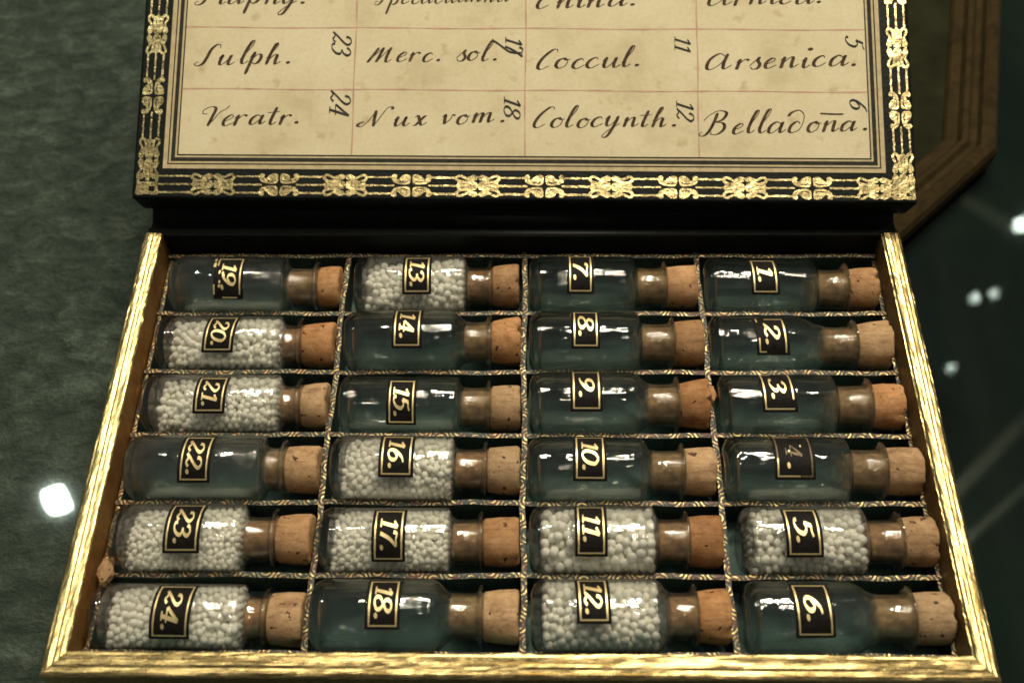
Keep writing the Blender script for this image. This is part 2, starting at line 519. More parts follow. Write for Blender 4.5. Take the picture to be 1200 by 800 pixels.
# handwriting: x-height 1, baseline 0, upright (sheared when set)
G = {
 'a': (1.02, [[(.62,.82),(.38,1.0),(.12,.65),(.10,.15),(.28,.02),(.55,.40),(.68,.95)], [(.71,1.0),(.66,.35),(.74,.03),(.98,.32)]]),
 'b': (.8, [[(0,.6),(.3,1.6),(.35,2.05),(.2,1.9),(.12,.4),(.25,.02),(.5,.2),(.55,.7),(.4,1.0)]]),
 'c': (.70, [[(.55,.80),(.42,1.0),(.16,.75),(.08,.3),(.22,.02),(.42,.06),(.68,.36)]]),
 'd': (.92, [[(.58,.78),(.38,1.0),(.12,.65),(.10,.15),(.28,.0),(.58,.22),(.70,.8),(.62,1.6),(.30,2.02),(-.05,1.85),(-.18,1.5)]]),
 'e': (.70, [[(.08,.40),(.42,.66),(.50,.90),(.34,1.0),(.10,.62),(.10,.16),(.28,.0),(.66,.32)]]),
 'h': (.95, [[(0,.6),(.34,1.7),(.38,2.1),(.26,2.08),(.16,1.3),(.12,0)], [(.12,.35),(.38,.95),(.56,.92),(.57,.4),(.64,.03),(.90,.32)]]),
 'i': (.52, [[(0,.66),(.15,1.0),(.13,.3),(.24,.02),(.48,.32)]]),
 'l': (.55, [[(0,.42),(.34,1.5),(.42,2.12),(.29,2.12),(.17,1.4),(.12,.4),(.24,.02),(.50,.30)]]),
 'm': (1.45, [[(0,.7),(.14,1.0),(.12,.5),(.11,0)], [(.12,.4),(.38,.95),(.52,.95),(.52,.5),(.51,0)], [(.52,.4),(.78,.95),(.94,.95),(.95,.4),(1.02,.03),(1.30,.34)]]),
 'n': (.98, [[(0,.7),(.14,1.0),(.12,.5),(.11,0)], [(.12,.4),(.40,.95),(.56,.95),(.57,.4),(.64,.03),(.92,.34)]]),
 'o': (.78, [[(.42,1.0),(.14,.78),(.08,.28),(.28,.0),(.56,.26),(.60,.74),(.42,1.0),(.50,.80),(.72,.86)]]),
 'p': (.86, [[(0,.65),(.16,1.2),(.13,.4),(.10,-1.0)], [(.12,.4),(.38,.98),(.60,.85),(.60,.3),(.40,.02),(.2,.2)]]),
 'r': (.72, [[(0,.7),(.14,1.0),(.12,.5),(.11,0)], [(.12,.4),(.32,.9),(.48,1.02),(.60,.86)]]),
 's': (.66, [[(.0,.28),(.36,1.08),(.34,.8),(.50,.40),(.42,.05),(.20,.0),(.08,.20)]]),
 't': (.56, [[(.24,1.75),(.15,.4),(.26,.02),(.50,.30)], [(-.20,1.22),(.52,1.30)]]),
 'u': (1.02, [[(0,.66),(.15,1.0),(.12,.3),(.24,.02),(.46,.32),(.64,.98)], [(.65,1.0),(.61,.3),(.72,.02),(.98,.32)]]),
 'v': (.80, [[(0,.72),(.14,1.0),(.20,.4),(.26,-.02)], [(.26,.0),(.52,.5),(.56,.95),(.74,.84)]]),
 'x': (.84, [[(0,.82),(.14,1.0),(.32,.5),(.50,.03),(.76,.30)], [(.64,.95),(.5,.85),(.2,.1),(.02,.02)]]),
 'y': (.94, [[(0,.68),(.15,1.0),(.13,.35),(.26,.04),(.48,.36),(.62,.96)], [(.64,1.0),(.58,.1),(.42,-.85),(.22,-1.05),(.14,-.82),(.46,-.2),(.88,.30)]]),
 '.': (.45, ['dot']),
 ' ': (.70, []),
 'S': (1.15, [[(1.05,1.7),(1.0,2.02),(.76,1.98),(.58,1.5),(.52,.7),(.42,.14),(.16,-.05),(-.04,.14),(.12,.36)]]),
 'V': (1.05, [[(.16,1.22),(-.10,1.25),(-.12,1.6),(.22,1.9),(.50,1.72),(.48,1.0),(.40,.03)], [(.40,.02),(.62,.7),(.82,1.35),(1.06,1.62),(1.20,1.95)]]),
 'M': (1.75, [[(.42,1.5),(.24,.7),(.06,.0)], [(.06,.02),(.42,.9),(.70,1.5)], [(.72,1.52),(.66,.8),(.58,.02)], [(.58,.04),(.90,.9),(1.16,1.5)], [(1.18,1.52),(1.10,.6),(1.18,.03),(1.46,.3)]]),
 'N': (1.55, [[(-.02,.46),(-.30,.30),(-.34,.04),(-.08,.0),(.22,.6),(.46,1.6)], [(.46,1.66),(.52,.8),(.62,-.05)], [(.62,.0),(.86,1.0),(1.08,1.85),(1.34,2.0),(1.42,1.72)]]),
 'C': (.92, [[(.86,1.72),(.80,1.98),(.56,1.9),(.22,1.2),(.08,.5),(.14,.08),(.34,.0),(.66,.34)]]),
 'A': (1.42, [[(.84,1.25),(.54,1.48),(.16,.95),(.12,.2),(.34,.0),(.74,.50),(.94,1.38)], [(.96,1.46),(.90,.5),(1.0,.03),(1.34,.40)]]),
 'B': (1.45, [[(.50,1.95),(.46,1.0),(.32,.15),(.10,-.18),(-.14,-.05),(-.04,.22)], [(-.10,1.25),(.10,1.75),(.55,2.15),(.98,1.95),(.90,1.35),(.52,1.08)], [(.52,1.08),(.98,.98),(1.12,.45),(.86,-.02),(.50,-.02),(.50,.22)]]),
 'I': (1.0, [[(.75,2.0),(.55,1.6),(.42,.6),(.24,.0),(-.05,-.05),(-.12,.25),(.10,.35)], [(.15,1.85),(.5,1.75),(.75,2.0),(1.0,1.9)]]),
}
# digits, height 1
D = {
 '0': (.60, [[(.28,1.0),(.08,.78),(.06,.25),(.26,0),(.48,.22),(.50,.76),(.28,1.0)]]),
 '1': (.46, [[(.06,.80),(.28,1.0)], [(.28,1.0),(.27,.5),(.26,0)], [(.08,.02),(.44,.02)]]),
 '2': (.62, [[(.10,.72),(.12,.92),(.30,1.0),(.48,.84),(.44,.62),(.20,.28),(.04,.02)], [(.04,.05),(.22,.12),(.40,.02),(.54,.16)]]),
 '3': (.60, [[(.08,.80),(.14,.95),(.30,1.0),(.46,.84),(.40,.62),(.22,.54)], [(.22,.54),(.46,.46),(.50,.24),(.34,.02),(.12,.02),(.05,.16)]]),
 '4': (.62, [[(.40,1.0),(.22,.66),(.03,.32)], [(.03,.31),(.56,.31)], [(.40,1.0),(.39,.5),(.38,0)], [(.22,.02),(.54,.02)]]),
 '5': (.60, [[(.16,.97),(.34,.96),(.50,1.04)], [(.17,.97),(.12,.58)], [(.12,.58),(.30,.66),(.48,.50),(.46,.18),(.27,0),(.10,.04),(.06,.16)]]),
 '6': (.60, [[(.48,.94),(.28,.84),(.10,.46),(.10,.14),(.27,0),(.46,.14),(.46,.40),(.30,.54),(.12,.38)]]),
 '7': (.60, [[(.06,.80),(.10,1.0),(.30,.95),(.54,.99)], [(.54,.98),(.34,.55),(.24,0)]]),
 '8': (.60, [[(.28,.53),(.10,.68),(.12,.92),(.28,1.0),(.46,.90),(.46,.70),(.28,.53),(.07,.34),(.08,.10),(.28,0),(.50,.12),(.48,.34),(.28,.53)]]),
 '9': (.60, [[(.08,.06),(.28,.16),(.46,.54),(.46,.86),(.29,1.0),(.10,.86),(.10,.60),(.26,.46),(.44,.62)]]),
 '.': (.30, ['dot']),
}

def set_text(text, table, wmin, wmax, mode, shear, jitter=0.0, dot=0.13, seed=1, track=0.0):
    """-> list of (quad strips / polygons) in text units and the total advance"""
    r_ = random.Random(seed)
    x = 0.0
    shapes = []
    for ch in text:
        adv, strokes = table[ch]
        adv += track
        jx, jy, js = r_.uniform(-1, 1) * jitter, r_.uniform(-1, 1) * jitter, 1 + r_.uniform(-1, 1) * jitter
        for st in strokes:
            if st == 'dot':
                shapes.append(('poly', [(px + shear * py, py) for px, py in blob(x + adv * 0.45, dot, dot)]))
                continue
            pts = [(x + jx + px * js + shear * (py * js + jy), py * js + jy) for px, py in spline(st)]
            shapes.append(('strip', ribbon(pts, wmin, wmax, mode)))
        x += adv
    return shapes, x

def shapes_to_mesh(shapes, fn, step=0.004, base=0.02, maxlen=None):
    """fn(u, v, h) -> 3d point (mm)"""
    mb = MB()
    for k, (kind, d) in enumerate(shapes):
        h = base + k * step
        if kind == 'poly':
            mb.add([fn(u, v, h) for u, v in d], [tuple(range(len(d)))])
        else:
            L, R = d
            n = len(L)
            mb.add([fn(u, v, h) for u, v in L] + [fn(u, v, h) for u, v in R],
                   [(i, i + 1, n + i + 1, n + i) for i in range(n - 1)])
    return mb

# ------------------------------------------------------------------ table, felt, glass
mb = MB(); mb.box(-900, 900, -700, 1100, TABLE - 32.0, TABLE - 2.0)
tag(mb.build("tabletop", TABLEM, loc=(0, 0, 0)), None, None, kind='structure')
mb = MB()
# gently uneven felt sheet
nx, ny = 90, 110
x0, x1, y0, y1 = -640, 55, -400, 700
vs = []; fs = []
for j in range(ny + 1):
    for i in range(nx + 1):
        x = x0 + (x1 - x0) * i / nx; y = y0 + (y1 - y0) * j / ny
        z = TABLE - 0.55 + 0.22 * sin(x * .11 + y * .05) * sin(y * .083 - x * .02)
        vs.append((x, y, z))
for j in range(ny):
    for i in range(nx):
        a = j * (nx + 1) + i
        fs.append((a, a + 1, a + nx + 2, a + nx + 1))
b0 = len(vs)
vs += [(x0, y0, TABLE - 1.9), (x1, y0, TABLE - 1.9), (x1, y1, TABLE - 1.9), (x0, y1, TABLE - 1.9)]
row = lambda j: [j * (nx + 1) + i for i in range(nx + 1)]
col = lambda i: [j * (nx + 1) + i for j in range(ny + 1)]
fs += [tuple([b0 + 1, b0] + row(0)), tuple([b0 + 3, b0 + 2] + row(ny)[::-1]),
       tuple([b0, b0 + 3] + col(0)[::-1]), tuple([b0 + 2, b0 + 1] + col(nx))]
felt = link("felt_sheet", vs, fs, FELT, smooth=False, loc=(0, 0, 0))
tag(felt, "coarse grey-green felt sheet spread under the left side of the box", "felt")

mb = MB(); mb.box(-620, 520, -380, 680, TABLE, TABLE + 2.6)  # sheet added on the table to carry reflections of the vitrine pane
glass = mb.build("added_glass_sheet", SHEET, loc=(0, 0, 0))
tag(glass, "added clear glass sheet over the felt that mirrors small bright lamps", "glass sheet")
GT = TABLE + 2.6        # top of the glass: the box stands here

# pale lighting rails under the gallery ceiling (seen mirrored in the glass)
RAILM = mat_plain("pale_rail", (0.20, 0.22, 0.19), 0.6, 0, 0.1, 0.01, 0.0)
def rail(p, q, wd):
    p, q = Vector(p) / MM, Vector(q) / MM
    d = (q - p).normalized(); sd = Vector((-d.y, d.x, 0)) * wd * 500
    vs = []
    for a in (p, q):
        for e, z in ((1, -8), (-1, -8), (-1, 18), (1, 18)):
            b = a + sd * e
            vs.append((b.x, b.y, b.z + z + TABLE))
    o = link("ceiling_rail", vs, [(0, 1, 2, 3), (7, 6, 5, 4), (0, 4, 5, 1), (1, 5, 6, 2), (2, 6, 7, 3), (3, 7, 4, 0)], RAILM, None, False, None, (0, 0, TABLE))
    o.location = (0, 0, 0)
    for v_ in o.data.vertices: v_.co.z -= TABLE * MM
    tag(o, None, None, kind='structure')
rail((0.703, 1.126, 1.153), (0.77, 1.061, 1.153), 0.004)
rail((0.57, 0.588, 1.153), (0.738, 0.743, 1.153), 0.017)
rail((0.584, 0.531, 1.153), (0.71, 0.631, 1.153), 0.009)
# ------------------------------------------------------------------ octagonal wooden frame behind the lid
octo = [(94, 117), (-60, 117), (-98, 155), (-112, 225), (-112, 330), (-70, 372), (118, 372), (168, 322), (150.5, 223), (133.5, 154.5)]
fr = thing("wooden_frame", "brown wooden eight-sided moulded frame lying half hidden behind the open lid", "frame", (20, 230, GT))
cx0, cy0 = 20, 230
prof = [(0, 0), (0, 4.2), (1.0, 5.6), (3.0, 6.2), (4.6, 5.4), (5.4, 3.6), (7.0, 3.4), (8.2, 4.4), (9.6, 4.2), (10.6, 2.4), (13.4, 2.2), (14.2, 1.2), (14.2, 0)]
def inset(poly, d):
    out = []
    n = len(poly)
    for i in range(n):
        p0, p1, p2 = Vector(poly[i - 1]), Vector(poly[i]), Vector(poly[(i + 1) % n])
        a = (p1 - p0).normalized(); b = (p2 - p1).normalized()
        na, nb = Vector((a.y, -a.x)), Vector((b.y, -b.x))
        m = (na + nb); m = m / max(0.2, m.dot(na))
        out.append(p1 + m * d)
    return out
area = sum(octo[i - 1][0] * octo[i][1] - octo[i][0] * octo[i - 1][1] for i in range(len(octo)))
sgn = 1 if area < 0 else -1
vs = []; fs = []
n = len(octo)
for d, h in prof:
    for p in inset(octo, d * sgn):
        vs.append((p.x - cx0, p.y - cy0, h))
for k in range(len(prof) - 1):
    for i in range(n):
        i2 = (i + 1) % n
        fs.append((k * n + i, k * n + i2, (k + 1) * n + i2, (k + 1) * n + i))
link("moulding", vs, fs, WOOD, fr)
pin = inset(octo, 14.0 * sgn)
link("backing_card", [(p.x - cx0, p.y - cy0, 0.6) for p in pin], [tuple(range(n))], TRAYIN, fr)

# ------------------------------------------------------------------ the box
HW = 92.0           # half width, outer rim
WI = 87.65          # half width, inner wall
DEP = 108.3
FLOOR = -15.4
box = thing("medicine_box", "black book-shaped medicine box with gilt rim lying open, lid leaned back", "box", (0, 54, GT))
bo = Vector((0, 54, GT))
def B(mb_, name, mats, parent=box, smooth=False):
    mb_.v = [(x - bo.x, y - bo.y, z - bo.z) for x, y, z in mb_.v]
    return link(name, mb_.v, mb_.f, mats, parent, smooth, mb_.m)

def gilt_wall(path_o, path_i, name, mats):
    """wall between an outer and an inner edge, its top broken up by small irregularities"""
    n = 150
    mb_ = MB()
    prof_t = [0.0, .07, .16, .26, .36, .46, .56, .66, .76, .86, .94, 1.0]
    rows = []
    r_ = random.Random(name + str(path_o))
    off = [r_.uniform(-.16, .16) for _ in prof_t]
    walk = [0.0] * len(prof_t)
    for i in range(n + 1):
        t = i / n
        o = Vector(path_o[0]).lerp(Vector(path_o[1]), t); q = Vector(path_i[0]).lerp(Vector(path_i[1]), t)
        r1 = []
        for k, s in enumerate(prof_t):
            walk[k] = walk[k] * .80 + r_.uniform(-.045, .045)
            e = 1 - abs(2 * s - 1) ** 5
            p = o.lerp(q, s)
            wob = (q - o).normalized() * (r_.uniform(-.07, .07) if s in (0.0, 1.0) else 0)
            r1.append((p.x + wob.x, p.y + wob.y, -0.45 + 0.45 * e + (off[k] + walk[k]) * 1.0))
        rows.append(r1)
    verts = []; faces = []; fm = []
    K = len(prof_t) + 2
    for i, r1 in enumerate(rows):
        a, b = r1[0], r1[-1]
        verts += [(a[0], a[1], GT + 2.4)] + r1 + [(b[0], b[1], -22.0)]
    for i in range(n):
        for k in range(K - 1):
            faces.append((i * K + k, (i + 1) * K + k, (i + 1) * K + k + 1, i * K + k + 1))
            fm.append(1 if k == K - 2 else 0)
    faces.append(tuple(range(K))); fm.append(0)
    faces.append(tuple(n * K + k for k in reversed(range(K)))); fm.append(0)
    mb_.v, mb_.f, mb_.m = verts, faces, fm
    return B(mb_, name, mats)

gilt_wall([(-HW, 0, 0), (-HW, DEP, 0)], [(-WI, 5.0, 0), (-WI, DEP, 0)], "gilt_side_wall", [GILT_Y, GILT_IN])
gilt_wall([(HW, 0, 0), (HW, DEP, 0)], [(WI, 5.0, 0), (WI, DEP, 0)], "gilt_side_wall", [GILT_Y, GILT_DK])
gilt_wall([(-HW, 0, 0), (HW, 0, 0)], [(-WI, 5.0, 0), (WI, 5.0, 0)], "gilt_front_wall", [GILT_X, CELL])
mb = MB(); mb.box(-HW + 4, HW - 4, DEP - 0.3, DEP + 2.4, GT + 2.4, -0.6)
o = B(mb, "back_wall", LEATHER); bevel(o, 0.5)
mb = MB(); mb.box(-95.2, 95.2, -3.0, 112.0, GT + 0.02, GT + 2.35)
o = B(mb, "bottom_board", LEATHER); bevel(o, 0.6)
mb = MB(); mb.box(-WI + .05, WI - .05, 5.1, DEP - 0.4, FLOOR - 1.2, FLOOR)
B(mb, "tray_floor", CELL)
# dividers
ROW0, RP = 6.9, 16.5
XD = [-42.75, 1.05, 43.55]
for j in range(7):
    yc = ROW0 + j * RP
    mb = MB()
    tw = 0.55
    zt = -7.15
    if j == 6: yc = 106.3; zt = -6.6
    n = 60
    for i in range(n):
        xa = -WI + 0.2 + (2 * WI - 0.4) * i / n; xb = -WI + 0.2 + (2 * WI - 0.4) * (i + 1) / n
        wv = lambda x: 0.16 * sin(x * .21 + j * 1.7) + .08 * sin(x * .63 + j)
        mb.add([(xa, -tw, FLOOR + bo.z * 0 ), (xb, -tw, FLOOR), (xb, tw, FLOOR), (xa, tw, FLOOR),
                (xa, -tw + wv(xa), zt), (xb, -tw + wv(xb), zt), (xb, tw + wv(xb), zt), (xa, tw + wv(xa), zt),
                (xa, wv(xa), zt + .06), (xb, wv(xb), zt + .06)],
               [(0, 1, 5, 4), (2, 3, 7, 6), (4, 5, 9, 8), (8, 9, 6, 7)])
    mb.v = [(x, y, z - bo.z) for x, y, z in mb.v]
    o = link("row_divider", mb.v, mb.f, DIV_X, box, False)
    o.location = Vector((0, yc - bo.y, 0)) * MM
for i, xc in enumerate([-WI + 0.75] + XD + [WI - 0.55]):
    mb = MB()
    tw = 0.60 if 0 < i < 4 else 0.45
    zt = -6.85 if 0 < i < 4 else -7.6
    n = 40
    ya, yb = 5.4, 107.6
    for k in range(n):
        p = ya + (yb - ya) * k / n; q = ya + (yb - ya) * (k + 1) / n
        wv = lambda y: (0.22 * sin(y * .17 + i * 2.1) + .1 * sin(y * .71 + i)) * (1 if 0 < i < 4 else .3)
        mb.add([(-tw, p, FLOOR), (-tw, q, FLOOR), (tw, q, FLOOR), (tw, p, FLOOR),
                (-tw + wv(p), p, zt), (-tw + wv(q), q, zt), (tw + wv(q), q, zt), (tw + wv(p), p, zt),
                (wv(p), p, zt + .06), (wv(q), q, zt + .06)],
               [(1, 0, 4, 5), (3, 2, 6, 7), (5, 4, 8, 9), (9, 8, 7, 6)])
    mb.v = [(x, y - bo.y, z - bo.z) for x, y, z in mb.v]
    o = link("column_divider", mb.v, mb.f, DIV_Y, box, False)
    o.location = Vector((xc, 0, 0)) * MM

# ------------------------------------------------------------------ the lid
LT = radians(23.316)
LROT = radians(-0.45)
LO = Vector((0.5, 111.155, 8.381))
dv = Vector((0, cos(LT), sin(LT))); nv = Vector((0, -sin(LT), cos(LT))); du = Vector((1, 0, 0))
lid_m = Matrix(((du.x, dv.x, nv.x), (du.y, dv.y, nv.y), (du.z, dv.z, nv.z))).to_4x4() @ Matrix.Rotation(LROT, 4, 'Z')
lid_m.translation = (LO - bo) * MM
LH = 119.5; LW = 94.05; LTH = 9.0
mb = MB(); mb.box(-LW, LW, 0, LH, -LTH, 0)
lid = mb.build("lid", LEATHER, box)
lid.matrix_local = lid_m
bevel(lid, 0.9, 3)
def loc_uv(u, v):
    """measured lid position -> lid-local (undoes the small turn of the lid)"""
    x, y = u - LO.x, v
    c, s = cos(-LROT), sin(-LROT)
    return x * c - y * s, x * s + y * c
# hinge strip of leather from the box back to the lid
mb = MB()
pr = [(108.0, -0.9), (109.0, -0.35), (110.6, -1.1), (112.6, -1.3), (114.2, -0.4), (115.6, 0.6), (116.4, 1.6)]
vs = []; fs = []
for k, (y, z) in enumerate(pr):
    vs += [(-91.2, y, z), (91.6, y, z)]
    vs += [(-91.2, y + .2, z - 1.4), (91.6, y + .2, z - 1.4)]
for k in range(len(pr) - 1):
    a = k * 4; b = a + 4
    fs += [(a, a + 1, b + 1, b), (a + 2, b + 2, b + 3, a + 3), (a, b, b + 2, a + 2), (a + 1, a + 3, b + 3, b + 1)]
mb.v, mb.f, mb.m = vs, fs, [0] * len(fs)
B(mb, "hinge_strip", HINGE, smooth=True)
# spine panel below the hinge, on the back of the box
mb = MB(); mb.box(-92.5, 92.5, DEP + 2.45, DEP + 4.0, GT + 2.4, -2.6)
o = B(mb, "spine_panel", LEATHER); bevel(o, 0.5)

# paper and printed border (lid-local mm: x, v, height)
PXL, PXR, PVB, PVT = -87.0, 86.9, 7.45, 112.3
def sheet(name, x0, x1, v0, v1, h, mat, nx=24, nv_=16, amp=0.0):
    vs = []; fs = []
    for j in range(nv_ + 1):
        for i in range(nx + 1):
            x = x0 + (x1 - x0) * i / nx; v = v0 + (v1 - v0) * j / nv_
            vs.append((x, v, h + amp * (sin(x * .13 + 1) * sin(v * .17) + .5 * sin(x * .31 + v * .2))))
    for j in range(nv_):
        for i in range(nx):
            a = j * (nx + 1) + i
            fs.append((a, a + 1, a + nx + 2, a + nx + 1))
    return link(name, vs, fs, mat, lid, True)
sheet("border_paper", PXL, PXR, PVB, PVT, 0.05, TAN)
def frame_strip(mb_, x0, x1, v0, v1, w_, h):
    o_ = [(x0, v0), (x1, v0), (x1, v1), (x0, v1)]
    i_ = [(x0 + w_, v0 + w_), (x1 - w_, v0 + w_), (x1 - w_, v1 - w_), (x0 + w_, v1 - w_)]
    mb_.add([(x, v, h) for x, v in o_] + [(x, v, h) for x, v in i_], [(k, (k + 1) % 4, 4 + (k + 1) % 4, 4 + k) for k in range(4)])
mb = MB()
for d, w_ in ((0.0, .18), (1.22, .30), (2.02, .95), (3.45, .34)):
    frame_strip(mb, PXL + d, PXR - d, PVB + d, PVT - d, w_, 0.09)
mb.build("printed_border", LINE_DARK, lid)
sheet("paper_sheet", PXL + 3.78, PXR - 3.78, PVB + 3.78, PVT - 3.78, 0.11, PAPER, 60, 40, 0.0)
# ruled lines
mb = MB()
pr0, pr1 = PXL + 3.8, PXR - 3.8
for k in range(5):
    v = 27.85 + 16.0 * k
    n = 50
    pts = [(pr0 + (pr1 - pr0) * i / n, v + .10 * sin(i * .5 + k)) for i in range(n + 1)]
    wv = [.15 + .07 * sin(i * 1.7 + k) for i in range(n + 1)]
    mb.add([(x, y + w_, .14) for (x, y), w_ in zip(pts, wv)] + [(x, y - w_, .14) for (x, y), w_ in zip(pts, wv)],
           [(i, n + 1 + i, n + 2 + i, i + 1) for i in range(n)])
for k, x in enumerate((-41.3, 0.45, 42.3)):
    n = 40
    a_, b_ = PVB + 3.8, PVT - 3.8
    pts = [(x + .08 * sin(i * .6 + k), a_ + (b_ - a_) * i / n) for i in range(n + 1)]
    wv = [.16 + .07 * sin(i * 1.3 + k) for i in range(n + 1)]
    mb.add([(px + w_, py, .148) for (px, py), w_ in zip(pts, wv)] + [(px - w_, py, .148) for (px, py), w_ in zip(pts, wv)],
           [(i, i + 1, n + 2 + i, n + 1 + i) for i in range(n)])
mb.build("ruled_lines", RULE, lid)

# handwriting: text, start u v, end u v (measured on the lid), x-height mm
WORDS = [("Staphy.",-80.52,50.44,-53.18,50.56,2.9),("Sulph.",-79.70,34.66,-56.20,34.92,2.95),("Veratr.",-77.83,18.74,-53.55,19.57,2.8),
 ("Ipecacuanha",-35.84,50.27,-2.97,51.05,2.6),("Merc. sol.",-37.57,35.27,-5.61,35.58,2.75),("Nux vom.",-37.96,18.67,-3.65,19.78,2.75),
 ("China.",3.55,49.11,28.31,49.80,2.8),("Coccul.",3.56,33.26,29.12,34.02,2.8),("Colocynth.",2.74,18.38,37.72,18.62,2.75),
 ("Arnica.",45.47,49.63,73.89,50.31,2.8),("Arsenica.",44.64,32.99,81.65,33.94,2.95),("Belladona.",43.82,16.58,83.52,17.59,2.95)]
def put_text(text, u0, v0, u1, v1, xh, name="handwritten_word", mat=INK, seed=1):
    a = Vector(loc_uv(u0, v0)); b = Vector(loc_uv(u1, v1))
    shear = 0.36
    xh *= 0.90
    shapes, adv = set_text(text, G, 0.05, 0.185, 'pen', 0.0, 0.065, 0.12, seed, 0.07)
    sx = (b - a).length / (adv - 0.1)
    dx = (b - a).normalized(); dy = Vector((-dx.y, dx.x))
    if text == "Arsenica.":                       # the dot of the i stands high
        xi = sum(G[c][0] + .07 for c in "Arsen")
        shapes.append(('poly', blob(xi + .25, 1.75, .14)))
    if text == "Belladona.":                      # stroke over the n
        xi = sum(G[c][0] + .07 for c in "Bellado")
        shapes.append(('strip', ribbon(spline([(xi - .35, 1.72), (xi + .35, 1.62), (xi + .95, 1.60)]), .12, .12, 'pen')))
    def fn(x, y, h):
        p = a + dx * (x * sx + shear * y * xh) + dy * (y * xh)
        return (p.x, p.y, 0.15 + h)
    shapes_to_mesh(shapes, fn, 0.003).build(name, mat, lid)
for k, wd in enumerate(WORDS):
    put_text(*wd, seed=k + 3)
# numbers in the corners of the cells, turned a quarter: u0 v0 (top left) u1 v1 (bottom right)
NUMS = [("23",-46.20,43.57,-41.60,37.32),("24",-46.34,28.07,-41.57,21.72),("17",-3.85,42.34,0.34,37.44),("18",-3.95,26.65,0.06,21.23),
        ("11",37.78,41.96,41.65,37.96),("12",37.66,25.68,41.67,20.70),("5",79.14,42.04,83.35,39.15),("6",79.62,25.80,83.79,22.78)]
for k, (s, u0, v0, u1, v1) in enumerate(NUMS):
    shapes, adv = set_text(s, D, 0.05, 0.125, 'face', 0.28, 0.04, 0.1, k)
    p0 = loc_uv(u0, v0); p1 = loc_uv(u1, v1)
    hgt = (p1[0] - p0[0]); wid = (p0[1] - p1[1])
    def fn(x, y, h):
        return (p0[0] + y * hgt, p0[1] - x / adv * wid, 0.15 + h)
    if s == "17":
        shapes.append(('strip', ribbon(spline([(1.05, .95), (.98, .3), (.55, -.35), (.30, -.75)]), .07, .12, 'pen')))
    shapes_to_mesh(shapes, fn, 0.003).build("handwritten_number", INKBLUE, lid)

# gilt border on the leather
def mirror4(poly):
    """closed outline from its first-quadrant run (from +y axis to +x axis)"""
    q1 = poly
    q4 = [(x, -y) for x, y in reversed(q1)]
    q3 = [(-x, -y) for x, y in q1]
    q2 = [(-x, y) for x, y in reversed(q1)]
    return q1 + q4[1:] + q3[1:] + q2[1:-1]
def smooth_closed(p, n=4):
    m = len(p); out = []
    for i in range(m):
        p0, p1, p2, p3 = p[i - 1], p[i], p[(i + 1) % m], p[(i + 2) % m]
        for k in range(n):
            t = k / n
            out.append(tuple(0.5 * (2 * p1[j] + (p2[j] - p0[j]) * t + (2 * p0[j] - 5 * p1[j] + 4 * p2[j] - p3[j]) * t * t
                                    + (3 * p1[j] - p0[j] - 3 * p2[j] + p3[j]) * t ** 3) for j in (0, 1)))
    return out
def fill(polys):
    tri = tessellate_polygon([[Vector((x, y, 0)) for x, y in p] for p in polys])
    flat = [q for p in polys for q in p]
    fs = []
    for a, b, c in tri:
        (ax, ay), (bx, by), (cx_, cy_) = flat[a], flat[b], flat[c]
        fs.append((a, b, c) if (bx - ax) * (cy_ - ay) - (by - ay) * (cx_ - ax) > 0 else (a, c, b))
    return flat, fs
outA = smooth_closed(mirror4([(0, 2.35), (.9, 2.75), (1.8, 2.45), (2.7, 2.10), (3.5, 2.55), (4.5, 2.80), (5.25, 2.35), (5.35, 1.5), (4.85, .95), (4.95, .45), (5.3, 0)]), 3)
def star(cx_, cy_, a, b):
    q = [(0, b), (.22 * a, .30 * b), (a, 0)]
    return [(x + cx_, y + cy_) for x, y in mirror4(q)]
holesA = [star(0, 1.18, 1.35, 1.0), star(0, -1.18, 1.35, 1.0)]
for sx in (1, -1):
    for sy in (1, -1):
        holesA.append(smooth_closed([(sx * x, sy * y) for x, y in [(2.5, 1.35), (3.3, 1.75), (4.35, 2.2), (4.75, 1.9), (4.3, 1.45), (3.4, 1.25)]], 3))
        holesA.append([(sx * x, sy * y) for x, y in [(1.7, .38), (3.9, .62), (4.1, .42)]])
A_v, A_f = fill([outA] + holesA)
leaf = [(.22, 2.3), (.7, 2.75), (1.6, 2.75), (2.4, 2.3), (2.9, 1.75), (3.4, 1.6), (3.65, 1.95), (3.45, 2.3), (3.75, 2.75), (4.4, 2.75), (4.85, 2.2), (4.6, 1.2),
        (3.9, .6), (2.8, .3), (1.5, .22), (.6, .4), (.3, 1.0)]
slit = [(.75, 1.05), (1.5, .66), (2.7, .78), (3.2, 1.1), (2.5, 1.0), (1.6, .90), (1.0, 1.25)]
quad = []
for sx in (1, -1):
    for sy in (1, -1):
        quad.append(fill([smooth_closed([(sx * x, sy * y) for x, y in leaf], 3), [(sx * x, sy * y) for x, y in slit]]))
gb = MB()
foil_h = [0.05]
def place(shape, cx_, cy_, rot90, sc_=1.0):
    v, f = shape
    foil_h[0] = 0.05 + (foil_h[0] - 0.05 + 0.0015) % 0.03
    if rot90: pts = [(cx_ - y * .94 * sc_, cy_ + x * .98 * sc_, foil_h[0]) for x, y in v]
    else: pts = [(cx_ + x * sc_, cy_ + y * sc_, foil_h[0]) for x, y in v]
    gb.add(pts, f)
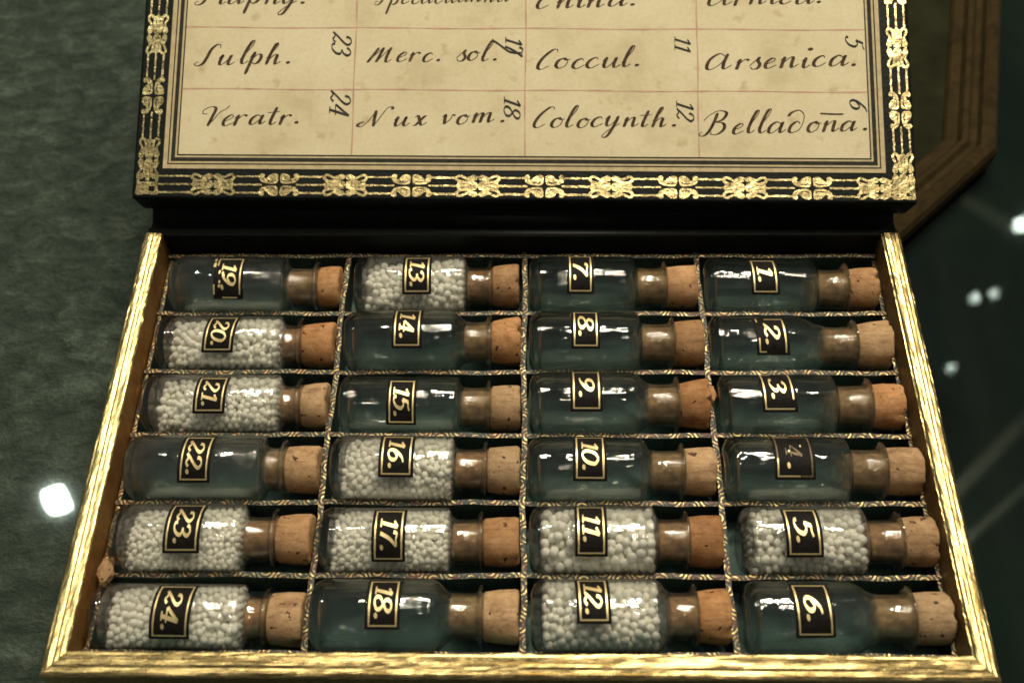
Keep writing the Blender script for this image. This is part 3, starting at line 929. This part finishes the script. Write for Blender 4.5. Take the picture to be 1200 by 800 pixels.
def seg(cx_, cy_, a, b, rot90):
    for k in (-1, 0, 1):
        wv = .23 + random.uniform(-.03, .05)
        off = k * 2.03
        n = 8
        P = []
        for i in range(n + 1):
            t = a + (b - a) * i / n
            P.append((t, off + .05 * sin(t * 3 + k)))
        pts = [(x, y + wv * random.uniform(.8, 1.15)) for x, y in P] + [(x, y - wv * random.uniform(.8, 1.15)) for x, y in P]
        f = [(i, n + 1 + i, n + 2 + i, i + 1) for i in range(n)]
        if rot90: gb.add([(cx_ - y * .94, cy_ + x, .043) for x, y in pts], f)
        else: gb.add([(cx_ + x, cy_ + y, .043) for x, y in pts], f)
HP = 15.95
VBAND = 3.72
def runs(c0, n, fixed, rot90, lo, hi):
    for i in range(n):
        c = c0 + i * HP
        if not (lo - 1 <= c <= hi + 1): continue
        if rot90: cx_, cy_ = fixed, c
        else: cx_, cy_ = c, fixed
        if i % 2 == 0: place((A_v, A_f), cx_, cy_, rot90)
        else:
            for q in quad: place(q, cx_, cy_, rot90)
        if c + HP <= hi + 2:
            a = 4.9 if i % 2 == 0 else 4.1
            b = HP - (4.1 if i % 2 == 0 else 4.9)
            seg(cx_, cy_, a, b, rot90)
runs(-74.45, 11, VBAND, False, -80, 90)
runs(-74.45, 11, LH - 3.72, False, -80, 90)
VL, VR = -90.35, 90.85
runs(10.1, 7, VL, True, 6, 112)
runs(7.4, 7, VR, True, 6, 112)
# corner pieces and the short lines that run into them
for cx_, cy_ in ((VL, VBAND), (VR, VBAND), (VL, LH - 3.72), (VR, LH - 3.72)):
    outer = smooth_closed(mirror4([(0, 2.5), (1.2, 2.7), (2.4, 2.65), (2.75, 2.3), (2.6, 1.1), (2.5, 0)]), 3)
    hs = [[(sx * x, sy * y) for x, y in [(.45, .5), (1.9, .55), (1.85, 1.9), (.5, 1.8)]] for sx in (1, -1) for sy in (1, -1)]
    place(fill([outer] + (hs if cx_ > 0 else hs[:3])), cx_, cy_, False)
seg(VL, VBAND, 2.6, 74.45 * -1 - VL - 5.0, False)
seg(VL, LH - 3.72, 2.6, 74.45 * -1 - VL - 5.0, False)
gb.build("gilt_border", FOIL, lid)

# ------------------------------------------------------------------ vials
VR_ = 7.2; VZ = -8.1
VD = {
19:(97.4,-85.9,-57.5,-49.9,-43.0,-74.0,-66.8,-34,56),20:(80.9,-86.4,-56.9,-52.2,-42.9,-74.2,-66.8,-30,47),
21:(64.3,-86.7,-55.2,-50.5,-43.1,-73.6,-66.3,-29,43),22:(47.8,-86.9,-56.6,-51.9,-42.8,-73.9,-66.8,-56,47),
23:(31.3,-86.8,-58.8,-51.9,-43.3,-74.1,-66.4,-55,44),24:(14.7,-87.9,-56.6,-51.7,-43.3,-74.2,-66.0,-42,55),
13:(97.4,-40.7,-13.5,-7.2,-0.3,-28.4,-21.4,-53,47),14:(80.9,-41.5,-13.7,-7.1,0.6,-29.8,-22.7,-55,37),
15:(64.3,-41.3,-13.8,-6.9,0.9,-30.0,-23.2,-30,64),16:(47.8,-41.5,-14.5,-7.3,0.4,-30.3,-22.7,-58,34),
17:(31.3,-42.6,-14.6,-7.9,0.5,-30.7,-23.6,-40,58),18:(14.7,-42.8,-14.6,-7.5,0.4,-30.5,-23.5,-58,38),
7:(97.4,2.2,27.8,35.3,43.2,11.3,17.8,-53,46),8:(80.9,2.2,28.0,36.0,43.4,12.0,18.7,-54,38),
9:(64.3,2.2,28.5,36.0,44.6,11.5,18.7,-54,39),10:(47.8,1.9,28.5,36.0,44.4,11.8,19.1,-58,41),
11:(31.3,2.3,29.0,35.7,43.8,11.8,18.6,-58,47),12:(14.7,2.6,30.4,36.2,44.3,11.7,18.6,-66,28),
1:(97.4,44.4,71.7,79.4,87.0,55.5,62.3,-38,47),2:(80.9,44.4,71.1,79.1,87.5,55.0,62.6,-32,50),
3:(64.3,45.3,71.6,79.7,87.5,54.3,62.1,-55,39),4:(47.8,45.0,71.8,79.8,88.6,55.0,63.8,-56,36),
5:(31.3,47.0,73.1,80.6,88.3,55.4,63.1,-46,47),6:(14.7,46.0,72.1,79.9,88.1,55.2,63.1,-50,48)}
CELLX = [(-87.0, -43.55), (-41.95, 0.25), (1.85, 42.75), (44.35, 87.1)]
FULL = {20: .93, 21: .88, 23: .80, 24: .86, 13: .84, 16: 1.0, 17: .96, 11: .95, 12: 1.02, 5: .97}
SLANT = {2: 5.2, 6: 4.6, 9: 3.2, 18: 3.4, 10: 2.6, 12: 2.8, 14: 2.8}

# fitted body radius, how high the vial lies on its padding, and the arc of its label in degrees
FITV = {19: (7.46, 0.5, -33, 58), 20: (6.94, 0, -40, 46), 21: (7.18, 0, -35, 43), 22: (7.46, 0.65, -43, 49), 23: (7.46, 0.45, -50, 45), 24: (6.9, 0, -48, 55),
        13: (7.46, 0.3, -36, 49), 14: (7.46, 1.45, -50, 43), 15: (6.96, 0, -33, 63), 16: (7.46, 1.45, -47, 39), 17: (7.2, 0, -42, 57), 18: (7.46, 0.7, -50, 39),
        7: (7.46, 0.5, -44, 48), 8: (7.46, 0.85, -44, 42), 9: (7.46, 0.75, -50, 41), 10: (7.46, 0.55, -50, 43), 11: (7.46, 0.35, -50, 47), 12: (7.46, 1.45, -54, 30),
        1: (7.2, 0, -38, 46), 2: (6.9, 0, -38, 49), 3: (7.32, 0, -50, 39), 4: (7.46, 1.45, -50, 41), 5: (7.46, 0.3, -42, 47), 6: (7.46, 0.2, -45, 48)}
def pack(length, fillf, seed, R=6.45, rad0_=0.84):
    """settle spheres in a lying cylinder; -> centres, radii"""
    r_ = np.random.default_rng(seed)
    rad0 = rad0_
    N = int(fillf * pi * R * R * length * 0.60 / (4 / 3 * pi * rad0 ** 3))
    rad = rad0 * r_.uniform(0.90, 1.06, N)
    a = r_.uniform(0, 2 * pi, N); rr = (R - .9) * np.sqrt(r_.uniform(0, 1, N))
    P = np.stack([r_.uniform(.9, length - .9, N), rr * np.cos(a), rr * np.sin(a)], 1)
    P[:, 2] -= (1 - fillf) * 2
    for it in range(170):
        if it < 110:
            P[:, 2] -= 0.05
            P[:, 0] += 0.012
        if it % 6 == 0:
            d = P[:, None, :].astype(np.float32) - P[None, :, :].astype(np.float32)
            I, J = np.nonzero((d * d).sum(2) < (2.12 * rad0 + .7) ** 2)
            keep = I < J
            I, J = I[keep], J[keep]
            sr = rad[I] + rad[J]
        dv_ = P[I] - P[J]
        dist = np.sqrt((dv_ * dv_).sum(1)) + 1e-6
        ov = np.maximum(sr - dist, 0) * 0.42 / dist
        push = dv_ * ov[:, None]
        corr = np.stack([np.bincount(I, push[:, k], N) - np.bincount(J, push[:, k], N) for k in range(3)], 1)
        m = np.linalg.norm(corr, axis=1, keepdims=True)
        corr *= np.minimum(1, 0.7 / (m + 1e-6))
        P += corr
        q = np.sqrt(P[:, 1] ** 2 + P[:, 2] ** 2)
        lim = R - rad
        sc_ = np.where(q > lim, lim / np.maximum(q, 1e-6), 1.0)
        P[:, 1] *= sc_; P[:, 2] *= sc_
        P[:, 0] = np.clip(P[:, 0], rad, length - rad)
    return P, rad

def ico():
    import bmesh
    bm = bmesh.new()
    bmesh.ops.create_icosphere(bm, subdivisions=2, radius=1.0)
    v = np.array([q.co[:] for q in bm.verts]); f = np.array([[q.index for q in t.verts] for t in bm.faces])
    bm.free()
    return v, f
ICO_V, ICO_F = ico()

def ring_patch(fn, a0, a1, x0, x1, h, na=18, nx=2):
    vs = []; fs = []
    for i in range(na + 1):
        for j in range(nx + 1):
            vs.append(fn(a0 + (a1 - a0) * i / na, x0 + (x1 - x0) * j / nx, h))
    for i in range(na):
        for j in range(nx):
            k = i * (nx + 1) + j
            fs.append((k, k + nx + 1, k + nx + 2, k + 1))
    return vs, fs

DESC = {
 1: "corked empty clear glass vial with number 1 on its black label, back right corner cell",
 2: "corked empty glass vial with sloping shoulders, number 2 on its chipped black label",
 3: "corked empty glass vial with number 3 on its black label, its cork crumbling reddish",
 4: "corked empty glass vial with worn barely readable black label, between vials 3 and 5",
 5: "corked glass vial of white pellets with number 5 on its black label",
 6: "corked empty glass vial with number 6 on its black label, front right corner cell",
 7: "corked empty glass vial with number 7 on its black label, in the back row",
 8: "corked empty glass vial with number 8 on its black label",
 9: "corked empty glass vial with number 9 on its black label",
 10: "corked empty greenish glass vial with number 10 on its black label",
 11: "corked glass vial of large white pellets with number 11 on its black label",
 12: "corked glass vial crammed with white pellets, number 12 on its black label",
 13: "corked glass vial of white pellets with number 13 on its label, in the back row",
 14: "corked empty glass vial with number 14 on its black label",
 15: "corked empty glass vial with number 15 on its black label",
 16: "corked glass vial of white pellets with number 16 on its black label",
 17: "corked glass vial of white pellets with number 17 on its black label",
 18: "corked empty dark glass vial with number 18 on its label, in the front row",
 19: "corked empty cloudy vial with smudged worn number 19, back left corner cell",
 20: "corked glass vial of white pellets with number 20 on its tilted black label",
 21: "corked glass vial of white pellets with number 21 on its black label",
 22: "corked empty dusty glass vial with number 22 on its black label",
 23: "corked glass vial of white pellets with number 23 on its black label",
 24: "corked glass vial of white pellets with number 24 on its label, front left corner cell",
}
for num, (cy, xa, xs, xl, xe, lx0, lx1, th0, th1) in VD.items():
    colm = (3, 2, 1, 0)[(num - 1) // 6]
    sq = lambda x: 2.0 + (x - 2.0) * 0.988
    xa, xs, xl, xe, lx0, lx1 = map(sq, (xa, xs, xl, xe, lx0, lx1))
    lo, hi = CELLX[colm]
    xa = max(xa, lo); xe = min(xe, hi)
    R, lift, th0, th1 = FITV[num]
    lift = min(lift, 0.95)
    cy_v = cy - 0.05
    root = thing("vial", DESC[num], "vial", (xa, cy_v, FLOOR + .08 + lift), "corked numbered vials in the box cells")
    root.rotation_euler = (0, 0, radians(random.uniform(-.5, .5)))
    S = xs - xa                                   # start of the shoulder end
    sl = SLANT.get(num, 1.15)
    l_ = xl - xa                                  # lip
    E_ = xe - xa
    nr = 5.0 + .12 * sin(num * 2.3)
    p_ = [(0.25, 0.6), (0.05, 4.6), (0.25, 5.7), (0.85, 6.65), (1.7, 7.12), (2.8, R)]
    s0 = S - sl + 0.75
    p_ += [(s0 * .5, R + .02), (s0 - .6, R), (s0, R - .12), (s0 + sl * .35, R - .75), (s0 + sl * .62, R - 1.6), (s0 + sl * .80, nr + .35), (s0 + sl + .1, nr - .05)]
    ne = s0 + sl + .1
    p_ += [(ne + .7, nr - .30), ((ne + l_ - .9) / 2, nr - .38), (l_ - 1.3, nr - .25), (l_ - .75, nr + .25), (l_ - .40, nr + 1.15), (l_ - .15, nr + 1.4), (l_ + .15, nr + 1.35), (l_ + .38, nr + .6), (l_ + .42, 4.4)]
    wt = 0.42 if num in FULL else 0.75
    # inside
    p_ += [(l_ - .2, 4.2), (ne + .3, 4.15), (s0 + sl * .7, 4.8), (s0 + sl * .35, R - .85 - wt), (s0 - .4, R - .1 - wt), (s0 * .5, R - wt), (3.2, R - wt), (2.5, R - .45 - wt), (2.2, 5.0), (2.6, 2.5), (2.9, 0.5)]
    v, f = lathe_x(p_, 56, 0.006, num)
    zoff = R
    body = link("glass_body", [(x, y, z + zoff) for x, y, z in v], f, GLASS_DUSTY if num in (19, 22) else GLASS_FULL if num in FULL else GLASS, root, True)
    # cork
    r_ = random.Random(num * 13)
    c1 = r_.uniform(4.85, 5.15); c2 = r_.uniform(5.25, 5.65)
    if num in (2, 9, 14): c2 = 5.95
    cp = [(ne - .3, 2.6), (ne - .35, 3.5), (ne + .1, 3.92), (l_ + .3, 4.1), (l_ + .5, c1 - .4), (l_ + .75, c1), (l_ + (E_ - l_) * .5, (c1 + c2) / 2 + .12), (E_ - .7, c2), (E_ - .15, c2 - .25), (E_, c2 - .8), (E_ - .05, 1.5)]
    v, f = lathe_x(cp, 40, 0.018, num * 7)
    v2 = []
    for (x, y, z) in v:
        nz = .10 * sin(y * 2.1 + num) * sin(z * 1.7 + num * 2) + .06 * sin(x * 3 + z * 2.2)
        k = 1 + nz * (0.07 if x > l_ + .5 else 0)
        xx = x + (nz * 1.2 if x > E_ - .9 else 0)
        if x > E_ - .8:
            ang = math.atan2(y, z)
            chip = max(0, sin(ang * 2 + num * 1.9) * sin(ang * 5 + num) - .45) * (1.3 if num in (1, 3, 9, 12, 14, 24) else .5)
            xx -= chip * 1.1; k -= chip * .22
        v2.append((xx, y * k, z * k + zoff))
    tilt = r_.uniform(-.03, .03)
    if num in (2, 9, 14): tilt = .05
    v2 = [(x, y, z + max(0, x - l_) * tilt) for x, y, z in v2]
    cf = [1 if sum(v2[i][0] for i in t_) / len(t_) < l_ + .42 else 0 for t_ in f]
    cork = link("cork", v2, f, [CORK, CORKIN], root, True, cf)
    # label
    a0, a1 = radians(th0), radians(th1)
    arc = (a1 - a0) * R
    lw_ = lx1 - lx0
    skew = {20: -.9, 24: -.5, 21: -.4, 22: -.3, 23: -.35, 1: .35, 2: .5, 3: .35, 5: .35, 6: .4, 12: .25}.get(num, 0.0)
    def lab(s, x, h, R=R, a0=a0, lx0=lx0 - xa, skew=skew, arc=arc):
        a = a0 + s / R
        return (lx0 + x + skew * (s / arc - .5), -(R + h) * sin(a), (R + h) * cos(a) + zoff)
    rl = random.Random(num)
    v, f = ring_patch(lab, 0, arc, 0, lw_, 0.06)
    if num in (2, 3, 4, 19):                      # ragged paper
        v = [(x + rl.uniform(-.12, .12), y, z) for x, y, z in v]
    lo_ = link("label", v, f, LABELBLACK, root, True)
    mb = MB()
    e, bw = .60, .33
    strips = [(e, arc - e, e, e + bw), (e, arc - e, lw_ - e - bw, lw_ - e), (e, e + bw, e, lw_ - e), (arc - e - bw, arc - e, e, lw_ - e)]
    worn = {4: [(arc * .62, arc - e, e, e + bw), (arc - e - bw, arc - e, e, lw_ * .62), (e, e + bw, e, lw_ * .45)],
            2: [(arc * .05 + e, arc - e, lw_ - e - bw, lw_ - e), (e, e + bw, lw_ * .35, lw_ - e), (arc * .62, arc - e, e, e + bw), (e, arc * .2, e, e + bw), (arc - e - bw, arc - e, e, lw_ * .3)],
            3: [(e, arc - e, e, e + bw), (e, arc * .75, lw_ - e - bw, lw_ - e), (arc - e - bw, arc - e, e, lw_ - e), (e, e + bw, lw_ * .1, lw_ * .4)],
            19: [(e, arc - e * 2, lw_ - e - bw, lw_ - e), (e, e + bw, e, lw_ - e), (e, arc * .28, e, e + bw), (arc * .2, arc * .32, -.3, .3), (arc * .7, arc * .9, 0, .4), (arc - e, arc - e + .3, lw_ * .3, lw_ * .8), (e, arc * .16, -.4, .1)]}
    for k, (s0_, s1_, x0_, x1_) in enumerate(worn.get(num, strips)):
        n_ = max(2, int((s1_ - s0_) / .5))
        v, f = ring_patch(lab, s0_, s1_, x0_, x1_, 0.10 + .004 * k, n_, max(1, int((x1_ - x0_) / .8)))
        v = [(x + rl.uniform(-.035, .035), y, z) for x, y, z in v]
        mb.add(v, f)
    if num == 4:
        k0 = len(mb.f)
        for k, (s0_, s1_, x0_, x1_) in enumerate(strips):
            v, f = ring_patch(lab, s0_, s1_, x0_, x1_, 0.08 + .004 * k, max(2, int((s1_ - s0_) / .5)), max(1, int((x1_ - x0_) / .8)))
            mb.add(v, f, 1)
    mb.build("gold_frame", [LABELGOLD, FADED], lo_)
    txt = {4: "."}.get(num, "%d." % num)
    wmx = 0.155
    shapes, adv = set_text(txt, D, 0.085, wmx, 'face', 0.16, 0.02, 0.105, num)
    H = 3.4
    two = num >= 10
    usable = arc - 2 * e - 2 * bw - (0.9 if two else 1.0)
    sxs = min(usable / (adv + .12), 5.6 if two else 6.6)
    start = e + bw + ((usable - adv * sxs) / 2) + .55
    if num == 4: start = arc * .66
    b_ = (lw_ - H) / 2
    def fn(x, y, h):
        return lab(start + x * sxs, b_ + y * H, 0.11 + h)
    if num == 4:
        shapes.append(('poly', blob(-.55, .95, .06, 6))); shapes.append(('poly', blob(-.35, .2, .05, 5)))
    if num == 19:
        shapes += [('poly', blob(rl.uniform(.5, 1.2), rl.uniform(-.3, .5), rl.uniform(.05, .12), 7)) for _ in range(7)]
    shapes_to_mesh(shapes, fn, 0.004).build("number", LABELGOLD, lo_)
    if num == 4:                                  # what is left of the worn numeral
        ghost, _ = set_text("4", D, 0.06, 0.12, 'face', 0.16, 0.02, 0.1, 4)
        shapes_to_mesh(ghost, lambda x, y, h: lab(arc * .30 + x * 5.6, b_ + y * H, 0.09 + h), 0.004).build("worn_number", FADED, lo_)
    # pellets
    if num in FULL:
        x_in0 = 2.3; x_in1 = s0 + .3
        if num in (20, 21, 24): x_in0 = 2.6
        P, rad = pack(x_in1 - x_in0, FULL[num], num, R - .46, {24: .80, 23: .71, 17: .72, 16: .80, 12: .92, 11: 1.04, 5: .90, 20: .86, 21: .80, 13: .93}[num])
        n0 = len(ICO_V)
        allv = (P[:, None, :] + rad[:, None, None] * ICO_V[None]).reshape(-1, 3)
        allv[:, 0] += x_in0; allv[:, 2] += R
        allf = (ICO_F[None] + (np.arange(len(P)) * n0)[:, None, None]).reshape(-1, 3)
        po = link("pellets", allv.tolist(), allf.tolist(), PELLET, None, True, None, (xa, cy_v, FLOOR + .08 + lift))
        po.rotation_euler = root.rotation_euler
        tag(po, "small round white sugar pellets filling the vial numbered %d" % num, "pellets", None, 'stuff')

# crumbs of cork lying in the tray
def crumb(loc, size, label):
    r_ = random.Random(str(loc))
    v = []
    for q in ICO_V:
        k = 1 + .25 * sin(q[0] * 4 + size[0]) * sin(q[1] * 5) + r_.uniform(-.08, .08)
        v.append((q[0] * size[0] * k, q[1] * size[1] * k, q[2] * size[2] * k))
    o = link("cork_fragment", v, [tuple(int(i) for i in t) for t in ICO_F], CORK, None, False, None, loc)
    tag(o, label, "cork crumb", "loose cork crumbs")
crumb((-85.4, 23.6, -5.2), (1.7, 3.0, 1.6), "broken lump of brown cork at the left wall beside vials 23 and 24")
crumb((43.6, 66.5, -5.6), (1.0, 2.2, 1.1), "reddish cork crumb on the divider between vials 9 and 3")
